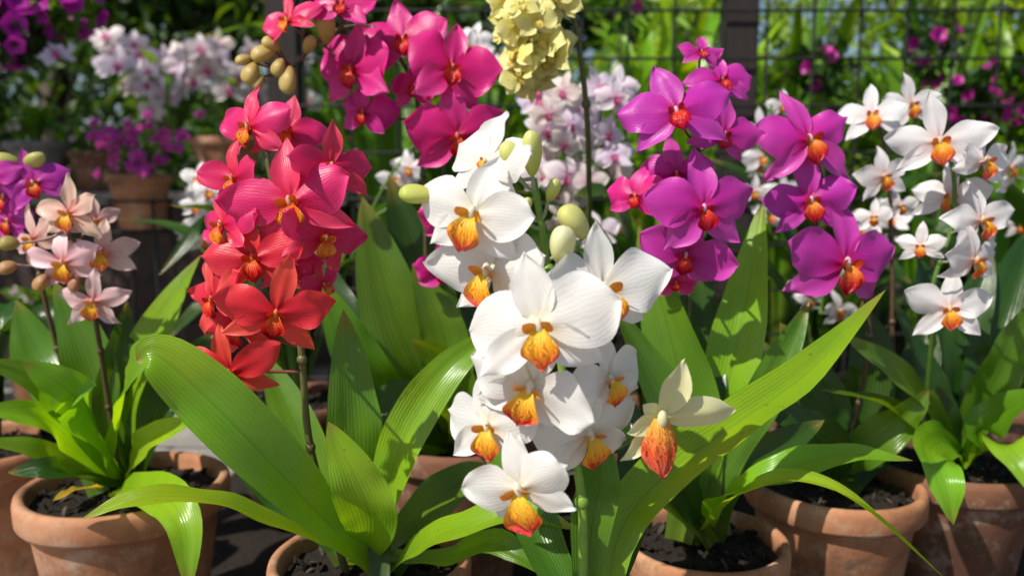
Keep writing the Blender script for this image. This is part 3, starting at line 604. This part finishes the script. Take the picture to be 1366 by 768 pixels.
# ------------------------------------------------------------------ leaf clouds
def cloud(mb, centers, radii, n, L, wr, cols, up=.3, slot=0, droop=0.0):
    centers = np.array(centers, float); k = len(centers); radii = np.broadcast_to(np.array(radii, float), (k, 3))
    ci = R.randint(0, k, n); d = unit(R.normal(0, 1, (n, 3))); rr = R.rand(n, 1)**.45
    P = centers[ci]+d*rr*radii[ci]
    D = unit(d*.7+R.normal(0, .6, (n, 3))+np.array([0, 0, up-droop])); Nn = unit(np.cross(D, R.normal(0, 1, (n, 3)))+np.array([0, -.3, .6]))
    S = unit(np.cross(D, Nn)); Nn = np.cross(S, D)
    LL = (L*R.uniform(.6, 1.3, (n, 1))); ww = LL*wr
    st = [(0, 0), (.28, .42), (.62, .40), (1, 0)]
    V = [P]
    for t, h in st[1:3]:
        ct = P+D*LL*t-Nn*LL*.12*t*t
        V += [ct-S*ww*h+Nn*ww*.15, ct, ct+S*ww*h+Nn*ww*.15]
    V.append(P+D*LL-Nn*LL*.22); V = np.stack(V, 1)
    cc = np.array(cols, float); base_ = cc[R.randint(0, len(cc), k)][ci]*R.uniform(.7, 1.3, (n, 1)); C = np.repeat(base_[:, None], 8, 1)
    U = np.zeros((n, 8, 3)); U[:, :, 0] = [0, .3, .3, .3, .6, .6, .6, .85]; U[:, :, 1] = [0, -1, 0, 1, -1, 0, 1, 0]
    o = (np.arange(n)*8)[:, None]
    tri = np.concatenate([o+np.array([[0, 1, 2]]), o+np.array([[0, 2, 3]]), o+np.array([[4, 7, 5]]), o+np.array([[5, 7, 6]])])
    quad = np.concatenate([o+np.array([[1, 4, 5, 2]]), o+np.array([[2, 5, 6, 3]])])
    mb.raw(V.reshape(-1, 3), C.reshape(-1, 3), U.reshape(-1, 3), [tri, quad], slot)
GR = [(.05, .15, .02), (.09, .22, .025), (.16, .30, .03), (.02, .07, .012)]
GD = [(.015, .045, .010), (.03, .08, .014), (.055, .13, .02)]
def shrub(name, x, y, w_, d_, h, n, L, wr, cols, z0=0.0, k=26):
    m = MB(); C = np.stack([x+R.uniform(-w_, w_, k), y+R.uniform(-d_, d_, k), z0+h*R.uniform(.12, 1, k)], 1)
    cloud(m, C, (.28, .25, .25), n, L, wr, cols)
    for i in range(10):
        c = C[R.randint(k)]; tube(m, [(x+R.uniform(-.3, .3)*w_, y, 0), ((x+c[0])/2, (y+c[1])/2, c[2]*.55), tuple(c)], [.018, .004], (.06, .045, .03), 8, 5, slot=1)
    return m.obj(name, [FOL, BARK])
for i, (x, y, w_, h) in enumerate([(-.3, 4.6, .6, 1.3), (1.0, 4.3, .7, 1.4), (2.4, 4.5, .8, 1.2), (3.8, 4.8, .8, 1.3), (-1.6, 5.0, .8, 1.5), (-3.0, 5.2, .8, 1.7), (-4.6, 5.4, .9, 1.8), (.3, 5.6, .8, 1.6), (2.0, 6.0, 1.0, 1.6)]):
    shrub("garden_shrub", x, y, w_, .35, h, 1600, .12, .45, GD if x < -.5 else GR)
for (x, y, n, cl) in [(.25, 3.5, 20, MD), (.62, 3.35, 18, BR), (1.15, 3.5, 18, MD), (1.7, 3.4, 18, MD), (2.2, 3.6, 18, BR), (-.2, 3.6, 16, MD), (-.5, 3.4, 14, MD)]:
    m = MB(); rand_straps(m, np.array([x, y, 0]), n, (1.1, 1.8), (.05, .09), cl, .55); m.obj("strap_leaf_clump", [LEAF])
for (x, y) in [(1.6, 4.0), (2.3, 3.9), (3.0, 4.2), (.9, 4.1)]:
    m = MB()
    for i in range(8):
        a = np.array([x+R.normal(0, .12), y+R.normal(0, .12), 0]); b = a+np.array([R.normal(0, .3), R.normal(0, .2), R.uniform(1.9, 2.6)])
        mid = (a+b)/2+R.normal(0, .05, 3); tube(m, [a, mid, b], [.012, .006], (.12, .17, .04), 12, 6, slot=1)
        Q = spline([a, mid, b], 12)[4:]; cloud(m, Q, (.28, .25, .12), 120, .19, .14, [(.20, .38, .03), (.12, .26, .03), (.28, .45, .05)], up=.0, droop=.2)
    m.obj("bamboo_clump", [FOL, STEM])

def tree(x, y, H, cr, n, cols, name="broadleaf_tree", L=.2):
    m = MB(); top = np.array([x+R.normal(0, .3), y, H*.62]); tube(m, [(x, y, -.05), (x+R.normal(0, .1), y, H*.3), tuple(top)], [.20, .14, .08], (.1, .08, .06), 14, 10, slot=1)
    C = []
    for i in range(9):
        a = 2*math.pi*i/9+R.normal(0, .3); s = np.array([x, y, H*R.uniform(.28, .6)]); e_ = np.array([x+cr*.75*math.cos(a), y+cr*.75*math.sin(a), H*R.uniform(.5, .95)])
        tube(m, [s, (s+e_)/2+R.normal(0, .15, 3), e_], [.07, .02], (.1, .08, .06), 10, 7, slot=1); C += [e_, (s+e_)/2+np.array([0, 0, .3]), e_+R.normal(0, .5, 3), e_+R.normal(0, .5, 3)]
    C = np.array(C); cloud(m, C, (cr*.28, cr*.28, cr*.2), n, L, .5, cols); m.obj(name, [FOL, BARK])
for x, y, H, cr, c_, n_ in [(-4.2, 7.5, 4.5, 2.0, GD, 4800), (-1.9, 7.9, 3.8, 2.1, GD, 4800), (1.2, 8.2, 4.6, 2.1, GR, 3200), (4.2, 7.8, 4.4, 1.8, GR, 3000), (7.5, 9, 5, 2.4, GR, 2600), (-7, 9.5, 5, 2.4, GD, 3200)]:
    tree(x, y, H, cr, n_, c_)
tree(-4.0, 2.3, 4.6, 1.5, 2600, GD, L=.16)  # unseen tree, added out of frame to cast shade on the left background
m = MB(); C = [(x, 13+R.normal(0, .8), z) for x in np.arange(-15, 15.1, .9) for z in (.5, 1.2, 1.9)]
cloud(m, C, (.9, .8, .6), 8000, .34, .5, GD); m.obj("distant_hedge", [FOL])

def bloom_plant(name, x, y, z, straps, boxes, pal, fw, k=24, Lr=(.2, .35)):
    e = empty(name, (x, y, z)); m = MB(); rand_straps(m, np.array([x, y, z]), straps, Lr, (.03, .05), MD, 1.2); parent(m.obj("leaves", [LEAF]), e)
    f = MB(); s = MB()
    for _ in range(k):
        c = np.array([x+R.normal(0, boxes[0]), y+R.normal(0, .08)-.05, z+boxes[2]+R.normal(0, boxes[1])])
        flower(f, c, fw*R.uniform(.8, 1.2), R.uniform(-.7, .7), R.uniform(-.2, .4), R.uniform(-.3, .3), pal, 2)
        tube(s, [(x, y, z), ((x+c[0])/2, (y+c[1])/2+.03, (z+c[2])/2+.03), tuple(c)], [.003, .002], SG, 6, 4)
    parent(f.obj("blooms", [PETAL, LIP]), e); parent(s.obj("stems", [STEM]), e)
bloom_plant("white_orchid_plant", -1.50, 3.70, .98, 16, (.17, .07, .30), 'whitep', .13, 46, (.25, .45))
bloom_plant("white_orchid_plant", -1.2, 3.72, .98, 12, (.12, .07, .28), 'whitep', .13, 22, (.25, .45))
bloom_plant("orchid_plant", -.86, 3.74, .98, 14, (.1, .05, .25), 'magenta', .06, 3)
bloom_plant("magenta_flower_plant", SX, SY, SZ+.2, 12, (.09, .06, .10), 'purple', .05, 45, (.1, .16))
bloom_plant("aloe_plant", -2.12, 3.70, .96, 26, (.1, .05, .1), 'whitep', .05, 0+1, (.12, .22))
bloom_plant("orchid_plant", -1.86, 3.72, .93, 12, (.1, .05, .1), 'whitep', .04, 1, (.12, .22))
bloom_plant("violet_flower_plant", -1.72, 2.95, .25, 14, (.1, .05, .12), 'whitep', .05, 6, (.12, .25))

def petunias(mb, C, rad_, n, size, colA):
    for _ in range(n):
        c0 = C[R.randint(len(C))]; d = unit(R.normal(0, 1, 3)+np.array([0, -.9, .2])); c = np.array(c0)+d*np.array(rad_)*R.uniform(.8, 1.05)
        x = unit(np.cross(d, [0, 0, 1.])); y = np.cross(x, d); s = size*R.uniform(.7, 1.2)
        th = np.linspace(0, 2*math.pi, 15, endpoint=False); G = []
        for q in (0.02, .35, .8, 1.0):
            rr = s/2*q*(1+.12*np.cos(5*th)*q); G.append(c+d*(s*.35*(q**.5-1))+(rr*np.cos(th))[:, None]*x+(rr*np.sin(th))[:, None]*y)
        G = np.array(G); Cc = np.array([np.tile(np.array(colA)*k_, (15, 1)) for k_ in (.4, .7, 1, 1.1)]); mb.grid(G, Cc, np.zeros(G.shape), 0, wrap=True)
e = empty("hanging_petunia_basket", (-1.62, 2.75, 1.4)); m = MB(); C = [(-1.60, 2.72, 1.35), (-1.47, 2.75, 1.37), (-1.75, 2.7, 1.33), (-1.68, 2.68, 1.42), (-1.85, 2.7, 1.38), (-1.6, 2.66, 1.27)]
cloud(m, C, (.12, .12, .10), 1500, .05, .55, GD+GR); parent(m.obj("foliage", [FOL]), e)
m = MB(); petunias(m, C, (.15, .15, .11), 120, .07, (.58, .02, .46)); parent(m.obj("blooms", [PETAL]), e)
m = MB()
th = np.linspace(0, 2*math.pi, 30, endpoint=False); G = np.array([[(-1.65+r_*math.cos(a), 2.75+r_*math.sin(a), z_) for a in th] for r_, z_ in ((.02, 1.20), (.09, 1.22), (.14, 1.29), (.15, 1.33))])
m.grid(G, np.array([.1, .06, .04]), np.zeros(G.shape), 0, wrap=True)
for a in (30, 150, 270): tube(m, [(-1.65+.15*math.cos(rad(a)), 2.75+.15*math.sin(rad(a)), 1.33), (-1.65, 2.75, 2.0)], [.003]*2, (.05, .05, .05), 2, 5, smooth=False)
parent(m.obj("basket", [WOOD]), e)
e = empty("bougainvillea_vine", (2.0, 3.05, 0)); m = MB(); C = [tuple(W(u, v, 3.15)) for u, v in [(1275, 125), (1345, 112), (1345, 185), (1300, 150), (1100, 95), (830, 5), (1366, 150), (1240, 60), (820, 320), (640, 330)]]
cloud(m, C, (.12, .08, .1), 900, .06, .6, GR); parent(m.obj("foliage", [FOL]), e)
m2 = MB(); petunias(m2, C, (.14, .1, .1), 70, .05, (.58, .015, .36)); parent(m2.obj("bracts", [PETAL]), e)
m3 = MB()
for c in C: tube(m3, [(c[0]+R.normal(0, .1), 3.05, 0), (c[0]+R.normal(0, .05), 3.05, c[2]*.5), c], [.01, .004], (.08, .06, .04), 10, 5)
parent(m3.obj("stems", [STEM]), e)
print("polys", sum(len(o.data.polygons) for o in bpy.data.objects if o.type == 'MESH'))
